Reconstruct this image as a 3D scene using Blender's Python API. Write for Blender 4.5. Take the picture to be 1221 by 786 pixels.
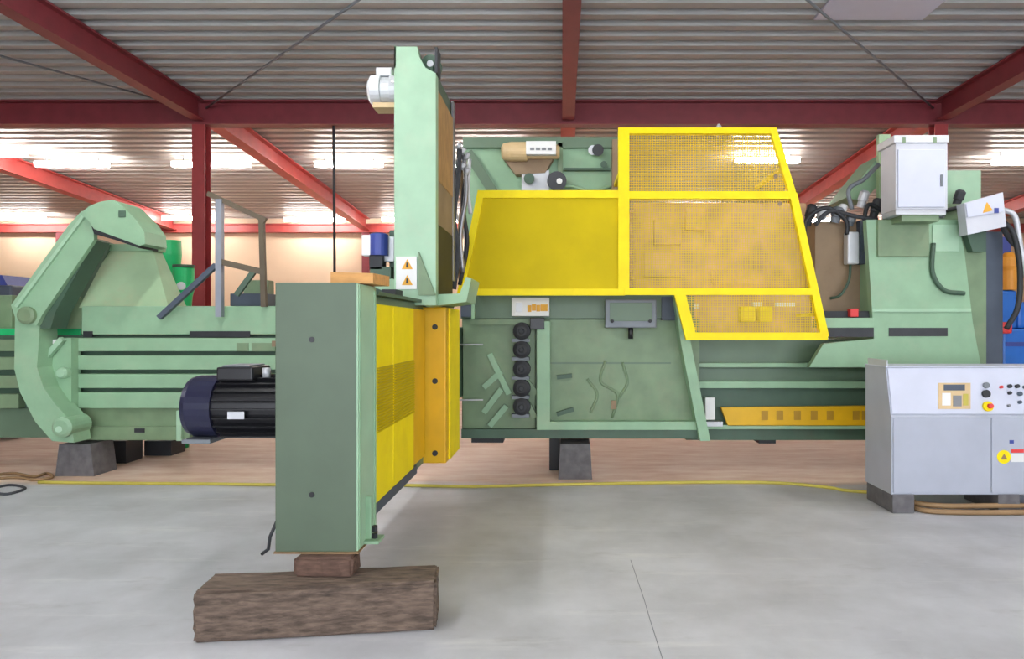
import bpy, bmesh, math, random
from mathutils import Vector, Matrix
random.seed(7)
for o in list(bpy.data.objects): bpy.data.objects.remove(o)
scene = bpy.context.scene
C = scene.collection

# ------------------------------------------------------------------ camera, world, exposure
F, VX, VY, CAMZ = 814.0, 670.0, 390.0, 1.5          # focal length in px, vanishing point, eye height
cam_d = bpy.data.cameras.new('camera'); cam = bpy.data.objects.new('camera', cam_d); C.objects.link(cam)
cam.location = (0, 0, CAMZ); cam.rotation_euler = (math.pi/2, 0, 0)
cam_d.sensor_fit = 'HORIZONTAL'; cam_d.sensor_width = 36.0; cam_d.lens = F/1221*36
cam_d.shift_x = (610.5-VX)/1221; cam_d.shift_y = (VY-393)/1221
cam_d.clip_start = 0.05; cam_d.clip_end = 200
scene.camera = cam
w = bpy.data.worlds.new('world'); scene.world = w; w.use_nodes = True
w.node_tree.nodes['Background'].inputs[0].default_value = (0.80, 0.84, 0.92, 1)
w.node_tree.nodes['Background'].inputs[1].default_value = 2.6
vs = scene.view_settings
vs.view_transform = 'Standard'; vs.look = 'None'; vs.gamma = 1.0; vs.use_curve_mapping = False
vs.exposure = 1.10
NEAR_LAMP, FAR_LAMP = 38.0, 28.0

# ------------------------------------------------------------------ materials
def lin(c):
    c = c/255.0
    return c/12.92 if c <= 0.04045 else ((c+0.055)/1.055)**2.4
def rgb(t): return (lin(t[0]), lin(t[1]), lin(t[2]), 1)
MATS = {}
def mat(name, col, rough=0.5, metal=0.0, var=0.10, scale=5.0, dirt=None, dirt_amt=0.0, bump=0.0, stretch=(1, 1, 1), spec=0.5):
    m = bpy.data.materials.new(name); m.use_nodes = True; nt = m.node_tree; N = nt.nodes; L = nt.links
    b = N['Principled BSDF']; b.inputs['Roughness'].default_value = rough; b.inputs['Metallic'].default_value = metal
    b.inputs['Specular IOR Level'].default_value = spec
    geo = N.new('ShaderNodeNewGeometry'); mp = N.new('ShaderNodeMapping'); mp.inputs['Scale'].default_value = stretch
    L.new(geo.outputs['Position'], mp.inputs['Vector'])
    n1 = N.new('ShaderNodeTexNoise'); n1.inputs['Scale'].default_value = scale; n1.inputs['Detail'].default_value = 5
    L.new(mp.outputs[0], n1.inputs['Vector'])
    r1 = N.new('ShaderNodeMapRange'); r1.inputs[1].default_value = 0.3; r1.inputs[2].default_value = 0.7
    r1.inputs[3].default_value = 1-var; r1.inputs[4].default_value = 1+var
    L.new(n1.outputs['Fac'], r1.inputs[0])
    mx = N.new('ShaderNodeMix'); mx.data_type = 'RGBA'; mx.blend_type = 'MULTIPLY'; mx.inputs[0].default_value = 1
    mx.inputs[6].default_value = rgb(col); L.new(r1.outputs[0], mx.inputs[7])
    out = mx.outputs[2]
    if dirt:
        n2 = N.new('ShaderNodeTexNoise'); n2.inputs['Scale'].default_value = scale*0.6; n2.inputs['Detail'].default_value = 8
        n2.inputs['Roughness'].default_value = 0.7; L.new(mp.outputs[0], n2.inputs['Vector'])
        r2 = N.new('ShaderNodeMapRange'); r2.inputs[1].default_value = 0.5; r2.inputs[2].default_value = 0.75
        r2.inputs[3].default_value = 0; r2.inputs[4].default_value = dirt_amt; L.new(n2.outputs['Fac'], r2.inputs[0])
        m2 = N.new('ShaderNodeMix'); m2.data_type = 'RGBA'; L.new(r2.outputs[0], m2.inputs[0])
        L.new(out, m2.inputs[6]); m2.inputs[7].default_value = rgb(dirt); out = m2.outputs[2]
    L.new(out, b.inputs['Base Color'])
    if bump:
        bp = N.new('ShaderNodeBump'); bp.inputs['Strength'].default_value = bump; bp.inputs['Distance'].default_value = 0.01
        L.new(n1.outputs['Fac'], bp.inputs['Height']); L.new(bp.outputs[0], b.inputs['Normal'])
    MATS[name] = m; return m
def emit(name, col, s):
    m = bpy.data.materials.new(name); m.use_nodes = True; nt = m.node_tree
    b = nt.nodes['Principled BSDF']; b.inputs['Base Color'].default_value = (0.9, 0.9, 0.9, 1)
    b.inputs['Emission Color'].default_value = rgb(col); b.inputs['Emission Strength'].default_value = s
    MATS[name] = m; return m

mat('mint', (144, 181, 146), 0.42, dirt=(176, 176, 150), dirt_amt=0.30, var=0.08)
mat('mint_pale', (162, 198, 166), 0.40, dirt=(190, 196, 168), dirt_amt=0.30, var=0.07)
mat('post_green', (86, 102, 82), 0.45, dirt=(84, 104, 84), dirt_amt=0.3, var=0.06)
mat('yellow_slot', (176, 134, 30), 0.5)
mat('green_mid', (120, 144, 110), 0.45, dirt=(150, 150, 122), dirt_amt=0.35, var=0.12)
mat('green_grey', (97, 120, 97), 0.42, dirt=(96, 120, 96), dirt_amt=0.25, var=0.06)
mat('green_dark', (72, 98, 80), 0.5, dirt=(90, 86, 72), dirt_amt=0.35)
mat('green_dusty', (160, 188, 148), 0.6, dirt=(196, 172, 140), dirt_amt=0.55, scale=3)
mat('green_vivid', (40, 196, 118), 0.3)
mat('yellow', (250, 226, 0), 0.5, spec=0.3, var=0.05, dirt=(222, 186, 20), dirt_amt=0.4)
mat('yellow_mesh', (236, 200, 30), 0.4)
mat('yellow_sheet', (208, 184, 0), 0.6, spec=0.2, var=0.06, dirt=(196, 168, 10), dirt_amt=0.5, scale=3)
mat('yellow_deep', (226, 176, 6), 0.45, var=0.08)
mat('yellow_grille', (196, 172, 10), 0.5)
mat('red_steel', (128, 52, 60), 0.45, var=0.10, dirt=(112, 50, 56), dirt_amt=0.3)
mat('red_mid', (158, 58, 60), 0.45, var=0.1)
mat('red_bright', (186, 78, 74), 0.45, var=0.10)
mat('deck', (166, 168, 168), 0.55, metal=0.1, var=0.05, dirt=(150, 142, 130), dirt_amt=0.3, scale=1.2)
mat('deck_far', (174, 168, 162), 0.45, metal=0.15, var=0.05, scale=1.2)
mat('wall_cream', (216, 192, 164), 0.8, var=0.04, scale=1)
mat('wall_grey', (196, 194, 188), 0.8, var=0.05, scale=1)
mat('steel', (150, 150, 152), 0.35, metal=0.7)
mat('steel_grey', (120, 126, 132), 0.5, metal=0.2)
mat('steel_pale', (204, 206, 210), 0.4, metal=0.2, var=0.05)
mat('cabinet_light', (206, 210, 226), 0.4, var=0.03)
mat('cabinet_grey', (176, 181, 194), 0.42, var=0.04)
mat('box_grey', (204, 206, 214), 0.45, var=0.05)
mat('white', (232, 232, 230), 0.5, var=0.03)
mat('black', (22, 22, 26), 0.35, var=0.2)
mat('black_blue', (34, 36, 62), 0.28, var=0.15)
mat('rubber', (38, 40, 44), 0.55, var=0.2)
mat('charcoal', (62, 64, 68), 0.7, var=0.15, bump=0.2)
mat('slate', (74, 84, 98), 0.5, var=0.1)
mat('concrete_block', (104, 102, 104), 0.85, var=0.2, scale=14, bump=0.4)
mat('timber', (106, 90, 78), 0.9, var=0.45, scale=8, dirt=(38, 32, 28), dirt_amt=0.9, bump=1.0, stretch=(1.2, 5, 6))
mat('timber_block', (100, 76, 64), 0.85, var=0.3, scale=9, dirt=(60, 46, 40), dirt_amt=0.7, bump=0.6, stretch=(1.5, 5, 6))
mat('plank', (208, 154, 92), 0.7, var=0.15, scale=8, stretch=(1, 4, 4))
mat('board_brown', (178, 140, 92), 0.75, var=0.2, scale=8, stretch=(3, 3, 1))
mat('rust_brown', (150, 128, 102), 0.7, var=0.15, scale=3, dirt=(122, 98, 76), dirt_amt=0.6)
mat('tan_inside', (214, 170, 132), 0.75, var=0.25, scale=4, dirt=(226, 196, 160), dirt_amt=0.6)
mat('beige', (216, 188, 142), 0.5, var=0.1)
mat('hose_yellow', (196, 182, 78), 0.5, var=0.1)
mat('hose_tan', (150, 120, 84), 0.6, var=0.2)
mat('blue', (36, 110, 200), 0.4)
mat('blue_navy', (60, 74, 150), 0.45)
mat('orange', (224, 150, 50), 0.5)
mat('red_paint', (220, 60, 60), 0.5)
mat('galv', (150, 156, 166), 0.45, metal=0.4, var=0.08)
mat('bronze_rail', (96, 84, 66), 0.55)
mat('ink_grey', (130, 132, 136), 0.6)
mat('ink_orange', (226, 166, 52), 0.6)
mat('skylight', (200, 206, 226), 0.4, var=0.02)
emit('lamp_near', (253, 252, 250), NEAR_LAMP)
emit('lamp_far', (255, 250, 246), FAR_LAMP)

def floor_material():
    m = bpy.data.materials.new('concrete_floor'); m.use_nodes = True; nt = m.node_tree; N = nt.nodes; L = nt.links
    b = N['Principled BSDF']; b.inputs['Roughness'].default_value = 0.5; b.inputs['Specular IOR Level'].default_value = 0.4
    geo = N.new('ShaderNodeNewGeometry'); sep = N.new('ShaderNodeSeparateXYZ'); L.new(geo.outputs['Position'], sep.inputs[0])
    def noise(scale, det=6, stretch=(1, 1, 1), rough=0.6):
        mp = N.new('ShaderNodeMapping'); mp.inputs['Scale'].default_value = stretch; L.new(geo.outputs['Position'], mp.inputs[0])
        n = N.new('ShaderNodeTexNoise'); n.inputs['Scale'].default_value = scale; n.inputs['Detail'].default_value = det
        n.inputs['Roughness'].default_value = rough; L.new(mp.outputs[0], n.inputs['Vector']); return n.outputs['Fac']
    def rng(src, a, b_, c, d):
        r = N.new('ShaderNodeMapRange'); r.inputs[1].default_value = a; r.inputs[2].default_value = b_
        r.inputs[3].default_value = c; r.inputs[4].default_value = d; L.new(src, r.inputs[0]); return r.outputs[0]
    def mix(fac, a, c):
        x = N.new('ShaderNodeMix'); x.data_type = 'RGBA'; L.new(fac, x.inputs[0])
        if isinstance(a, tuple): x.inputs[6].default_value = a
        else: L.new(a, x.inputs[6])
        if isinstance(c, tuple): x.inputs[7].default_value = c
        else: L.new(c, x.inputs[7])
        return x.outputs[2]
    def math_(op, a, c):
        x = N.new('ShaderNodeMath'); x.operation = op
        for i, v in enumerate((a, c)):
            if isinstance(v, (int, float)): x.inputs[i].default_value = v
            else: L.new(v, x.inputs[i])
        return x.outputs[0]
    col = mix(rng(noise(1.3), 0.35, 0.65, 0, 1), rgb((180, 181, 185)), rgb((205, 206, 211)))
    col = mix(rng(noise(2.2, 8, (0.35, 2.2, 1), 0.7), 0.56, 0.74, 0, 0.55), col, rgb((226, 226, 224)))     # pale scuffs
    col = mix(rng(noise(3.0, 8, (0.5, 1.6, 1), 0.7), 0.58, 0.8, 0, 0.5), col, rgb((138, 136, 132)))        # grey scuffs
    # brown dust lying under the machines
    edge = math_('ADD', sep.outputs[1], math_('MULTIPLY', math_('SUBTRACT', noise(1.1), 0.5), 0.35))
    dust = rng(edge, 6.42, 6.62, 0, 0.92)
    dc = mix(rng(noise(2.5, 8, (0.6, 2.5, 1), 0.7), 0.35, 0.7, 0, 1), rgb((214, 172, 146)), rgb((244, 222, 202)))
    col = mix(dust, col, dc)
    L.new(col, b.inputs['Base Color'])
    bp = N.new('ShaderNodeBump'); bp.inputs['Strength'].default_value = 0.12; bp.inputs['Distance'].default_value = 0.01
    L.new(noise(22, 4), bp.inputs['Height']); L.new(bp.outputs[0], b.inputs['Normal'])
    MATS['concrete_floor'] = m
floor_material()

# ------------------------------------------------------------------ geometry helpers
def P(px, py, Y): return Vector(((px-VX)*Y/F, Y, CAMZ+(VY-py)*Y/F))
class MB:
    """collects shapes (world coordinates) into one mesh"""
    def __init__(s): s.v = []; s.f = []; s.sm = []
    def add(s, vs, fs, smooth=False):
        n = len(s.v); s.v += [Vector(a) for a in vs]; s.f += [tuple(i+n for i in f) for f in fs]; s.sm += [smooth]*len(fs); return s
    def hexa(s, p):   # 8 points: bottom ring 0-3, top ring 4-7
        return s.add(p, [(3, 2, 1, 0), (4, 5, 6, 7), (0, 1, 5, 4), (1, 2, 6, 5), (2, 3, 7, 6), (3, 0, 4, 7)])
    def box(s, x0, x1, y0, y1, z0, z1, c=0.0):
        if c <= 0:
            return s.hexa([(x0, y0, z0), (x1, y0, z0), (x1, y1, z0), (x0, y1, z0), (x0, y0, z1), (x1, y0, z1), (x1, y1, z1), (x0, y1, z1)])
        bm = bmesh.new(); bmesh.ops.create_cube(bm, size=1)
        for v in bm.verts: v.co = Vector((x0+(v.co.x+.5)*(x1-x0), y0+(v.co.y+.5)*(y1-y0), z0+(v.co.z+.5)*(z1-z0)))
        bmesh.ops.bevel(bm, geom=bm.edges[:], offset=c, segments=2, affect='EDGES', profile=0.6)
        bm.verts.index_update()
        s.add([v.co.copy() for v in bm.verts], [[v.index for v in f.verts] for f in bm.faces]); bm.free(); return s
    def prect(s, px0, py0, px1, py1, Y, d, c=0.0):     # box whose front face fills a rectangle seen at depth Y
        a, b = P(px0, py1, Y), P(px1, py0, Y)
        return s.box(a.x, b.x, Y, Y+d, a.z, b.z, c)
    def prism(s, pts, y0, y1):                          # polygon of (x, z) extruded along y
        n = len(pts)
        ar = sum(pts[i][0]*pts[(i+1) % n][1]-pts[(i+1) % n][0]*pts[i][1] for i in range(n))
        if ar < 0: pts = pts[::-1]
        vs = [(x, y0, z) for x, z in pts]+[(x, y1, z) for x, z in pts]
        return s.add(vs, [tuple(range(n)), tuple(range(2*n-1, n-1, -1))]+[(i+n, (i+1) % n+n, (i+1) % n, i) for i in range(n)])
    def ppoly(s, pp, Y, d):
        return s.prism([(P(x, y, Y).x, P(x, y, Y).z) for x, y in pp], Y, Y+d)
    def yzprism(s, pts, x0, x1):                        # polygon of (y, z) extruded along x
        n = len(pts)
        vs = [(x0, y, z) for y, z in pts]+[(x1, y, z) for y, z in pts]
        return s.add(vs, [tuple(range(n))[::-1], tuple(range(n, 2*n))]+[(i, (i+1) % n, (i+1) % n+n, i+n) for i in range(n)])
    def bar(s, p, q, w, h=None, up=(0, 0, 1)):
        p, q = Vector(p), Vector(q); h = h or w; d = (q-p).normalized(); up = Vector(up)
        if abs(d.dot(up)) > 0.98: up = Vector((0, 1, 0))
        a = d.cross(up).normalized()*w/2; b = a.cross(d).normalized()*h/2
        return s.hexa([p-a-b, p+a-b, q+a-b, q-a-b, p-a+b, p+a+b, q+a+b, q-a+b])
    def tube(s, pts, r, n=8, radii=None, cap=True):
        pts = [Vector(p) for p in pts]; base = len(s.v); prev = None
        for i, p in enumerate(pts):
            t = (pts[min(i+1, len(pts)-1)]-pts[max(i-1, 0)]).normalized()
            if prev is None: prev = t.orthogonal().normalized()
            a = (prev-t*prev.dot(t)); a = a.normalized() if a.length > 1e-6 else t.orthogonal().normalized(); prev = a
            b = t.cross(a); rr = radii[i] if radii else r
            s.v += [p+(a*math.cos(2*math.pi*k/n)+b*math.sin(2*math.pi*k/n))*rr for k in range(n)]
        for i in range(len(pts)-1):
            for k in range(n):
                s.f.append((base+i*n+k, base+i*n+(k+1) % n, base+(i+1)*n+(k+1) % n, base+(i+1)*n+k)); s.sm.append(n > 6)
        if cap:
            s.f.append(tuple(base+k for k in range(n))[::-1]); s.sm.append(False)
            e = base+(len(pts)-1)*n; s.f.append(tuple(e+k for k in range(n))); s.sm.append(False)
        return s
    def cyl(s, p, q, r, n=20): return s.tube([p, q], r, n)
    def lathe(s, p, axis, prof, n=24):                  # profile of (distance along axis, radius)
        p, d = Vector(p), Vector(axis).normalized()
        a = d.orthogonal().normalized(); b = d.cross(a); base = len(s.v)
        for t, r in prof: s.v += [p+d*t+(a*math.cos(2*math.pi*k/n)+b*math.sin(2*math.pi*k/n))*r for k in range(n)]
        for i in range(len(prof)-1):
            for k in range(n):
                s.f.append((base+i*n+k, base+i*n+(k+1) % n, base+(i+1)*n+(k+1) % n, base+(i+1)*n+k)); s.sm.append(False)
        s.f.append(tuple(base+k for k in range(n))[::-1]); s.sm.append(False)
        e = base+(len(prof)-1)*n; s.f.append(tuple(e+k for k in range(n))); s.sm.append(False)
        return s
    def build(s, name, m, parent=None):
        xs = [v.x for v in s.v]; ys = [v.y for v in s.v]; zs = [v.z for v in s.v]
        o0 = Vector(((min(xs)+max(xs))/2, (min(ys)+max(ys))/2, min(zs)))
        me = bpy.data.meshes.new(name); me.from_pydata([v-o0 for v in s.v], [], s.f)
        me.polygons.foreach_set('use_smooth', s.sm); me.materials.append(MATS[m]); me.update()
        bm = bmesh.new(); bm.from_mesh(me); bmesh.ops.recalc_face_normals(bm, faces=bm.faces[:]); bm.to_mesh(me); bm.free()
        o = bpy.data.objects.new(name, me); C.objects.link(o)
        o.location = o0-(ORG[parent.name] if parent else Vector((0, 0, 0))); ORG[o.name] = o0
        if parent: o.parent = parent
        return o
ORG = {}
def thing(name, label, cat, loc, group=None):
    o = bpy.data.objects.new(name, None); C.objects.link(o); o.location = loc; o.empty_display_size = 0.1; ORG[o.name] = Vector(loc)
    return tag(o, label, cat, group)
def tag(o, label, cat, group=None):
    o['label'] = label; o['category'] = cat
    if group: o['group'] = group
    return o
def struct(o, label=None):
    o['kind'] = 'structure'
    if label: o['label'] = label
    return o
def lab(o, label): o['label'] = label; return o
def curve(pts, k=6):                                    # Catmull-Rom through points
    p = [Vector(a) for a in pts]; p = [p[0]*2-p[1]]+p+[p[-1]*2-p[-2]]; out = []
    for i in range(1, len(p)-2):
        for j in range(k):
            t = j/k; a, b, c, d = p[i-1:i+3]
            out.append(0.5*((2*b)+(c-a)*t+(2*a-5*b+4*c-d)*t*t+(3*b-a-3*c+d)*t**3))
    return out+[p[-2]]
def bolt(parent, p, axis, r=0.014, m='steel_grey'):
    a = Vector(axis).normalized(); return MB().cyl(Vector(p)-a*0.004, Vector(p)+a*0.016, r, 6).build('bolt', m, parent)

# ------------------------------------------------------------------ the hall
XL, XR, YB, YF = -18.0, 16.0, 19.5, -6.5
struct(MB().box(XL, XR, YF, YB, -0.2, 0).build('floor', 'concrete_floor'), 'pale scuffed concrete floor with brown dust under the machines')
struct(MB().box(XL, XR, YB, YB+0.2, 0, 4.75).build('wall_back', 'wall_cream'), 'cream wall at the far end of the hall')
struct(MB().box(XL-0.2, XL, YF, YB, 0, 5.3).build('wall_left', 'wall_cream'))
struct(MB().box(XR, XR+0.2, YF, YB, 0, 5.3).build('wall_right', 'wall_cream'))
GX0, GX1, GZ = -7.0, 10.0, 4.5                          # gate opening added behind the camera to let in frontal daylight
struct(MB().box(XL, GX0, YF-0.2, YF, 0, 5.3).box(GX1, XR, YF-0.2, YF, 0, 5.3).box(GX0, GX1, YF-0.2, YF, GZ, 5.3).build('wall_front', 'wall_grey'))
pd = bpy.data.lights.new('gate_portal', 'AREA'); pd.shape = 'RECTANGLE'; pd.size = GX1-GX0; pd.size_y = GZ; pd.cycles.is_portal = True
po = bpy.data.objects.new('gate_portal', pd); C.objects.link(po); po.location = ((GX0+GX1)/2, YF-0.1, GZ/2); po.rotation_euler = (math.pi/2, 0, 0); po.rotation_euler = (-math.pi/2, 0, math.pi)
po.rotation_euler = (math.pi/2, 0, math.pi)
def deck(y0, y1, z0, z1, pitch, h, x0, x1):
    prof = []; n = int(round((y1-y0)/pitch)); p = (y1-y0)/n
    for i in range(n):
        a = y0+i*p; zz = lambda y: z0+(z1-z0)*(y-y0)/(y1-y0)
        for f, up in ((0, 0), (0.40, 0), (0.5, 1), (0.9, 1)): prof.append((a+f*p, zz(a+f*p)+up*h))
    prof.append((y1, z1))
    top = [(y, z+0.012) for y, z in prof[::-1]]
    return prof, top
def deck_mesh(name, m, *a):
    prof, top = deck(*a); x0, x1 = a[6], a[7]; n = len(prof); mb = MB()
    vs = [(x, y, z) for x in (x0, x1) for y, z in prof]+[(x, y, z) for x in (x0, x1) for y, z in top[::-1]]
    fs = []
    for i in range(n-1):
        fs.append((i, n+i, n+i+1, i+1)); fs.append((2*n+i, 2*n+i+1, 3*n+i+1, 3*n+i))
        fs.append((i, i+1, 2*n+i+1, 2*n+i)); fs.append((n+i, 3*n+i, 3*n+i+1, n+i+1))
    fs += [(0, 2*n, 3*n, n), (n-1, 2*n-1, 4*n-1, 3*n-1)]
    mb.add(vs, fs); return mb.build(name, m)
struct(deck_mesh('ceiling', 'deck', YF, 10.92, 5.06, 5.06, 0.285, 0.055, XL, XR), 'grey corrugated metal roof deck above the machines')
struct(deck_mesh('ceiling_far', 'deck_far', 10.92, YB, 5.06, 4.60, 0.285, 0.05, XL, XR), 'corrugated roof sloping down over the far bay')
def ibeam_y(name, x, y0, y1, zb0, zb1, h, wd, m, label):
    mb = MB(); t = 0.022
    def slab(xa, xb, a, b):
        mb.hexa([(xa, y0, zb0+a), (xb, y0, zb0+a), (xb, y1, zb1+a), (xa, y1, zb1+a), (xa, y0, zb0+b), (xb, y0, zb0+b), (xb, y1, zb1+b), (xa, y1, zb1+b)])
    slab(x-wd/2, x+wd/2, 0, t); slab(x-wd/2, x+wd/2, h-t, h); slab(x-0.012, x+0.012, t, h-t)
    return struct(mb.build(name, m), label)
def ibeam_x(name, x0, x1, y, zb, h, wd, m, label):
    mb = MB(); t = 0.025
    mb.box(x0, x1, y-wd/2, y+wd/2, zb, zb+t); mb.box(x0, x1, y-wd/2, y+wd/2, zb+h-t, zb+h); mb.box(x0, x1, y-0.015, y+0.015, zb+t, zb+h-t)
    return struct(mb.build(name, m), label)
ibeam_x('roof_beam', XL, XR, 10.80, 4.68, 0.38, 0.22, 'red_steel', 'dark red steel beam crossing the whole hall under the roof')
for x, l in ((-5.7, 'long dark red rafter running back to the column by the green hook arm'), (0.1, 'short red rafter above the yellow guard'), (5.95, 'dark red rafter above the grey electrical box'), (-11.4, None)):
    ibeam_y('rafter_beam', x, YF, 10.68, 4.74, 4.74, 0.32, 0.19, 'red_steel', l)
for x, l in ((-5.55, 'bright red sloping rafter left of the mint tower in the far bay'), (0.1, None), (5.85, 'bright red rafter descending behind the yellow guard'), (-11.0, 'bright red rafter behind the green hook arm'), (11.3, None)):
    ibeam_y('rafter_beam', x, 10.92, 19.3, 4.70, 4.24, 0.33, 0.24, 'red_bright', l)
ibeam_x('wall_beam', XL, XR, 19.36, 4.18, 0.24, 0.22, 'red_bright', 'red steel beam along the top of the cream wall')
for x, l in ((-5.7, 'slim red steel column behind the stair railing'), (5.95, 'red steel column behind the grey electrical box')):
    mb = MB(); mb.box(x-0.1, x+0.1, 10.70, 10.722, 0, 4.68).box(x-0.1, x+0.1, 10.878, 10.90, 0, 4.68).box(x-0.011, x+0.011, 10.722, 10.878, 0, 4.68)
    struct(mb.build('column', 'red_mid'), l)
for x in (-14.2, -5.55, 5.85):
    struct(MB().box(x-0.1, x+0.1, 19.28, 19.48, 0, 4.18).build('column', 'red_steel'), None)
for a, b, l in (((-5.6, 10.75), (0.0, 5.0), 'thin roof brace left of the middle rafter'), ((5.85, 10.75), (0.2, 4.6), 'thin roof brace on the side of the electrical box'), ((-5.9, 10.7), (-9.6, 4.7), 'thin roof brace beyond the long rafter')):
    tag(MB().cyl((a[0], a[1], 4.95), (b[0], b[1], 4.95), 0.016, 8).build('brace_rod', 'steel_grey'), l, 'rod', 'roof brace rods')
tag(MB().box(2.9, 4.15, 7.0, 7.86, 5.035, 5.058).build('roof_panel', 'skylight'), 'bluish white flat panel set under the roof deck', 'panel')

# floor crack
mb = MB()
cr = [P(752, 668, 1), P(768, 715, 1), P(776, 742, 1), P(790, 786, 1)]
pts = [Vector((v.x/v.y*(CAMZ*F/(y-VY)), CAMZ*F/(y-VY), 0)) for v, y in zip(cr, (668, 715, 742, 786))]
for a, b in zip(pts[:-1], pts[1:]): mb.bar(a+Vector((0, 0, 0.0006)), b+Vector((0, 0, 0.0006)), 0.004, 0.0012)
cr = mb.build('floor_crack', 'steel_grey', bpy.data.objects['floor'])

# ------------------------------------------------------------------ lamps
def lamp(cx, cy, z, length, along, m, label, group, hang=0.13):
    t = thing('tube_lamp', label, 'lamp', (cx, cy, z), group)
    def bx(l, wd, z0, z1, c): 
        return MB().box(cx-l/2, cx+l/2, cy-wd/2, cy+wd/2, z0, z1, c) if along == 'x' else MB().box(cx-wd/2, cx+wd/2, cy-l/2, cy+l/2, z0, z1, c)
    bx(length, 0.05, z-0.04, z, 0.004).build('housing', 'white', t)
    bx(length-0.06, 0.09, z-0.115, z-0.038, 0.0).build('tube', m, t)
    for s in (-1, 1):
        p = (cx+s*length*0.35, cy) if along == 'x' else (cx, cy+s*length*0.35)
        MB().cyl((p[0], p[1], z-0.005), (p[0], p[1], z+hang), 0.008, 6).build('hanger', 'steel_grey', t)
    return t
def far_lamp(px, py, length, label):
    k = (VY-py)/F; y = (5.06+0.0535*10.92-0.16-CAMZ)/(k+0.0535)
    z = CAMZ+k*y+0.05
    return lamp((px-VX)*y/F, y, z, length, 'x', 'lamp_far', label, 'lit tube lamps in the far bay')
for px, py, ln, l in ((2, 183, 1.0, 'lit tube lamp above the red rafter at the left picture edge'), (86, 195, 1.5, 'lit tube lamp above the green hook arm'), (252, 195, 1.6, 'lit tube lamp crossing behind the red column, upper row'),
        (416, 195, 1.4, 'lit tube lamp beside the mint tower, upper row'), (583, 195, 1.4, 'lit tube lamp hidden behind the green top frame'), (915, 190, 1.3, 'lit tube lamp at the upper edge of the yellow guard'),
        (1218, 192, 1.2, 'lit tube lamp at the right picture edge'),
        (18, 260, 1.7, 'lit tube lamp behind the green hook arm, lower row'), (226, 259, 1.5, 'lit tube lamp beside the red column, lower row'), (375, 261, 1.7, 'lit tube lamp under the sloping red rafter, lower row'),
        (474, 261, 0.9, 'lit tube lamp just behind the mint tower, lower row'), (570, 262, 1.5, 'added hidden tube lamp far behind the hanging hoses, lower row'), (700, 262, 1.5, 'added hidden tube lamp far behind the yellow sheet, lower row'), (830, 262, 1.5, 'added hidden tube lamp far behind the guard mesh, lower row'), (1092, 262, 1.5, 'added hidden tube lamp far behind the electrical box, lower row'),  # the lamps far behind the machines are added, unseen, to brighten the far bay
        (968, 262, 1.3, 'lit tube lamp between yellow guard and green ram housing, lower row')):
    far_lamp(px, py, ln, l)
for x, ys in ((-2.55, (0.6, 3.0, 5.4)), (4.6, (-1.0, 4.6))):
    for y in ys:
        lamp(x, y, 4.66, 1.55, 'y', 'lamp_near', 'tube lamp over the front floor', 'tube lamps over the front floor', 0.42)
for x in (-8.6, 9.2):
    for y in (-1.5, 4.0):
        lamp(x, y, 4.66, 1.55, 'y', 'lamp_near', 'tube lamp over the front floor', 'tube lamps over the front floor', 0.42)

# ------------------------------------------------------------------ timbers in front
def rough_box(name, m, size, loc, rz, seed):
    random.seed(seed); bm = bmesh.new(); bmesh.ops.create_cube(bm, size=1)
    for v in bm.verts: v.co = Vector((v.co.x*size[0], v.co.y*size[1], (v.co.z+0.5)*size[2]))
    bmesh.ops.bevel(bm, geom=bm.edges[:], offset=0.012, segments=2, affect='EDGES')
    bmesh.ops.subdivide_edges(bm, edges=[e for e in bm.edges if e.calc_length() > 0.2], cuts=7, use_grid_fill=True)
    for v in bm.verts:
        if 0.005 < v.co.z: v.co += Vector((random.uniform(-1, 1), random.uniform(-1, 1), random.uniform(-1, 0.3)))*0.0045
    me = bpy.data.meshes.new(name); bm.to_mesh(me); bm.free(); me.materials.append(MATS[m])
    o = bpy.data.objects.new(name, me); C.objects.link(o); o.location = loc; o.rotation_euler = (0, 0, rz); return o
ang = math.atan2(0.143, 1.124)
c0 = Vector((-1.746+0.562, 3.23+0.0715, 0))+Vector((-math.sin(ang), math.cos(ang), 0))*0.125
tag(rough_box('timber_beam', 'timber', (1.133, 0.25, 0.245), c0, ang, 3), 'thick weathered timber beam lying on the concrete in front', 'timber')
tag(rough_box('timber_block', 'timber_block', (0.295, 0.14, 0.10), (-1.197, 3.49, 0.2445), 0.0, 5), 'short dark wooden block wedged on the long timber beam', 'block')

# ------------------------------------------------------------------ tying unit: low arm and tall tower
AX0, AX1 = -1.462, -1.047
t = thing('tying_unit', 'green C-shaped tying unit with yellow side covers and a tall mint tower', 'machine', (-1.25, 4.6, 0))
ar = MB().box(AX0, AX1, 3.48, 3.82, 0.352, 1.727, 0.006).build('end_post', 'post_green', t)
MB().box(AX1-0.002, AX1+0.006, 3.484, 3.822, 0.356, 1.722, 0.002).build('side_plate', 'mint_pale', t)  # paler sheet paints in the light falling on the post's right side
for px, py in ((372, 405), (372, 590)):
    p = P(px, py, 3.48); MB().cyl(p+Vector((0, -0.006, 0)), p+Vector((0, 0.02, 0)), 0.014, 12).build('plug', 'black', ar)
MB().box(AX0-0.006, AX1+0.012, 3.474, 3.84, 0.3445, 0.353).build('base_plate', 'hose_tan', t)
MB().box(AX1, AX1+0.012, 3.50, 3.53, 0.36, 1.72, 0.003).box(AX1, AX1+0.012, 3.78, 3.81, 0.36, 1.70, 0.003).build('edge_flange', 'mint', t)
MB().box(AX0+0.02, AX1-0.03, 3.815, 6.62, 0.44, 1.68, 0.006).build('arm', 'green_grey', t)
MB().box(AX1-0.03, AX1-0.004, 3.83, 4.95, 0.44, 0.50).build('under_cover_shade', 'slate', t)  # slate strip carries the shadow along the arm below the yellow covers
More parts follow.
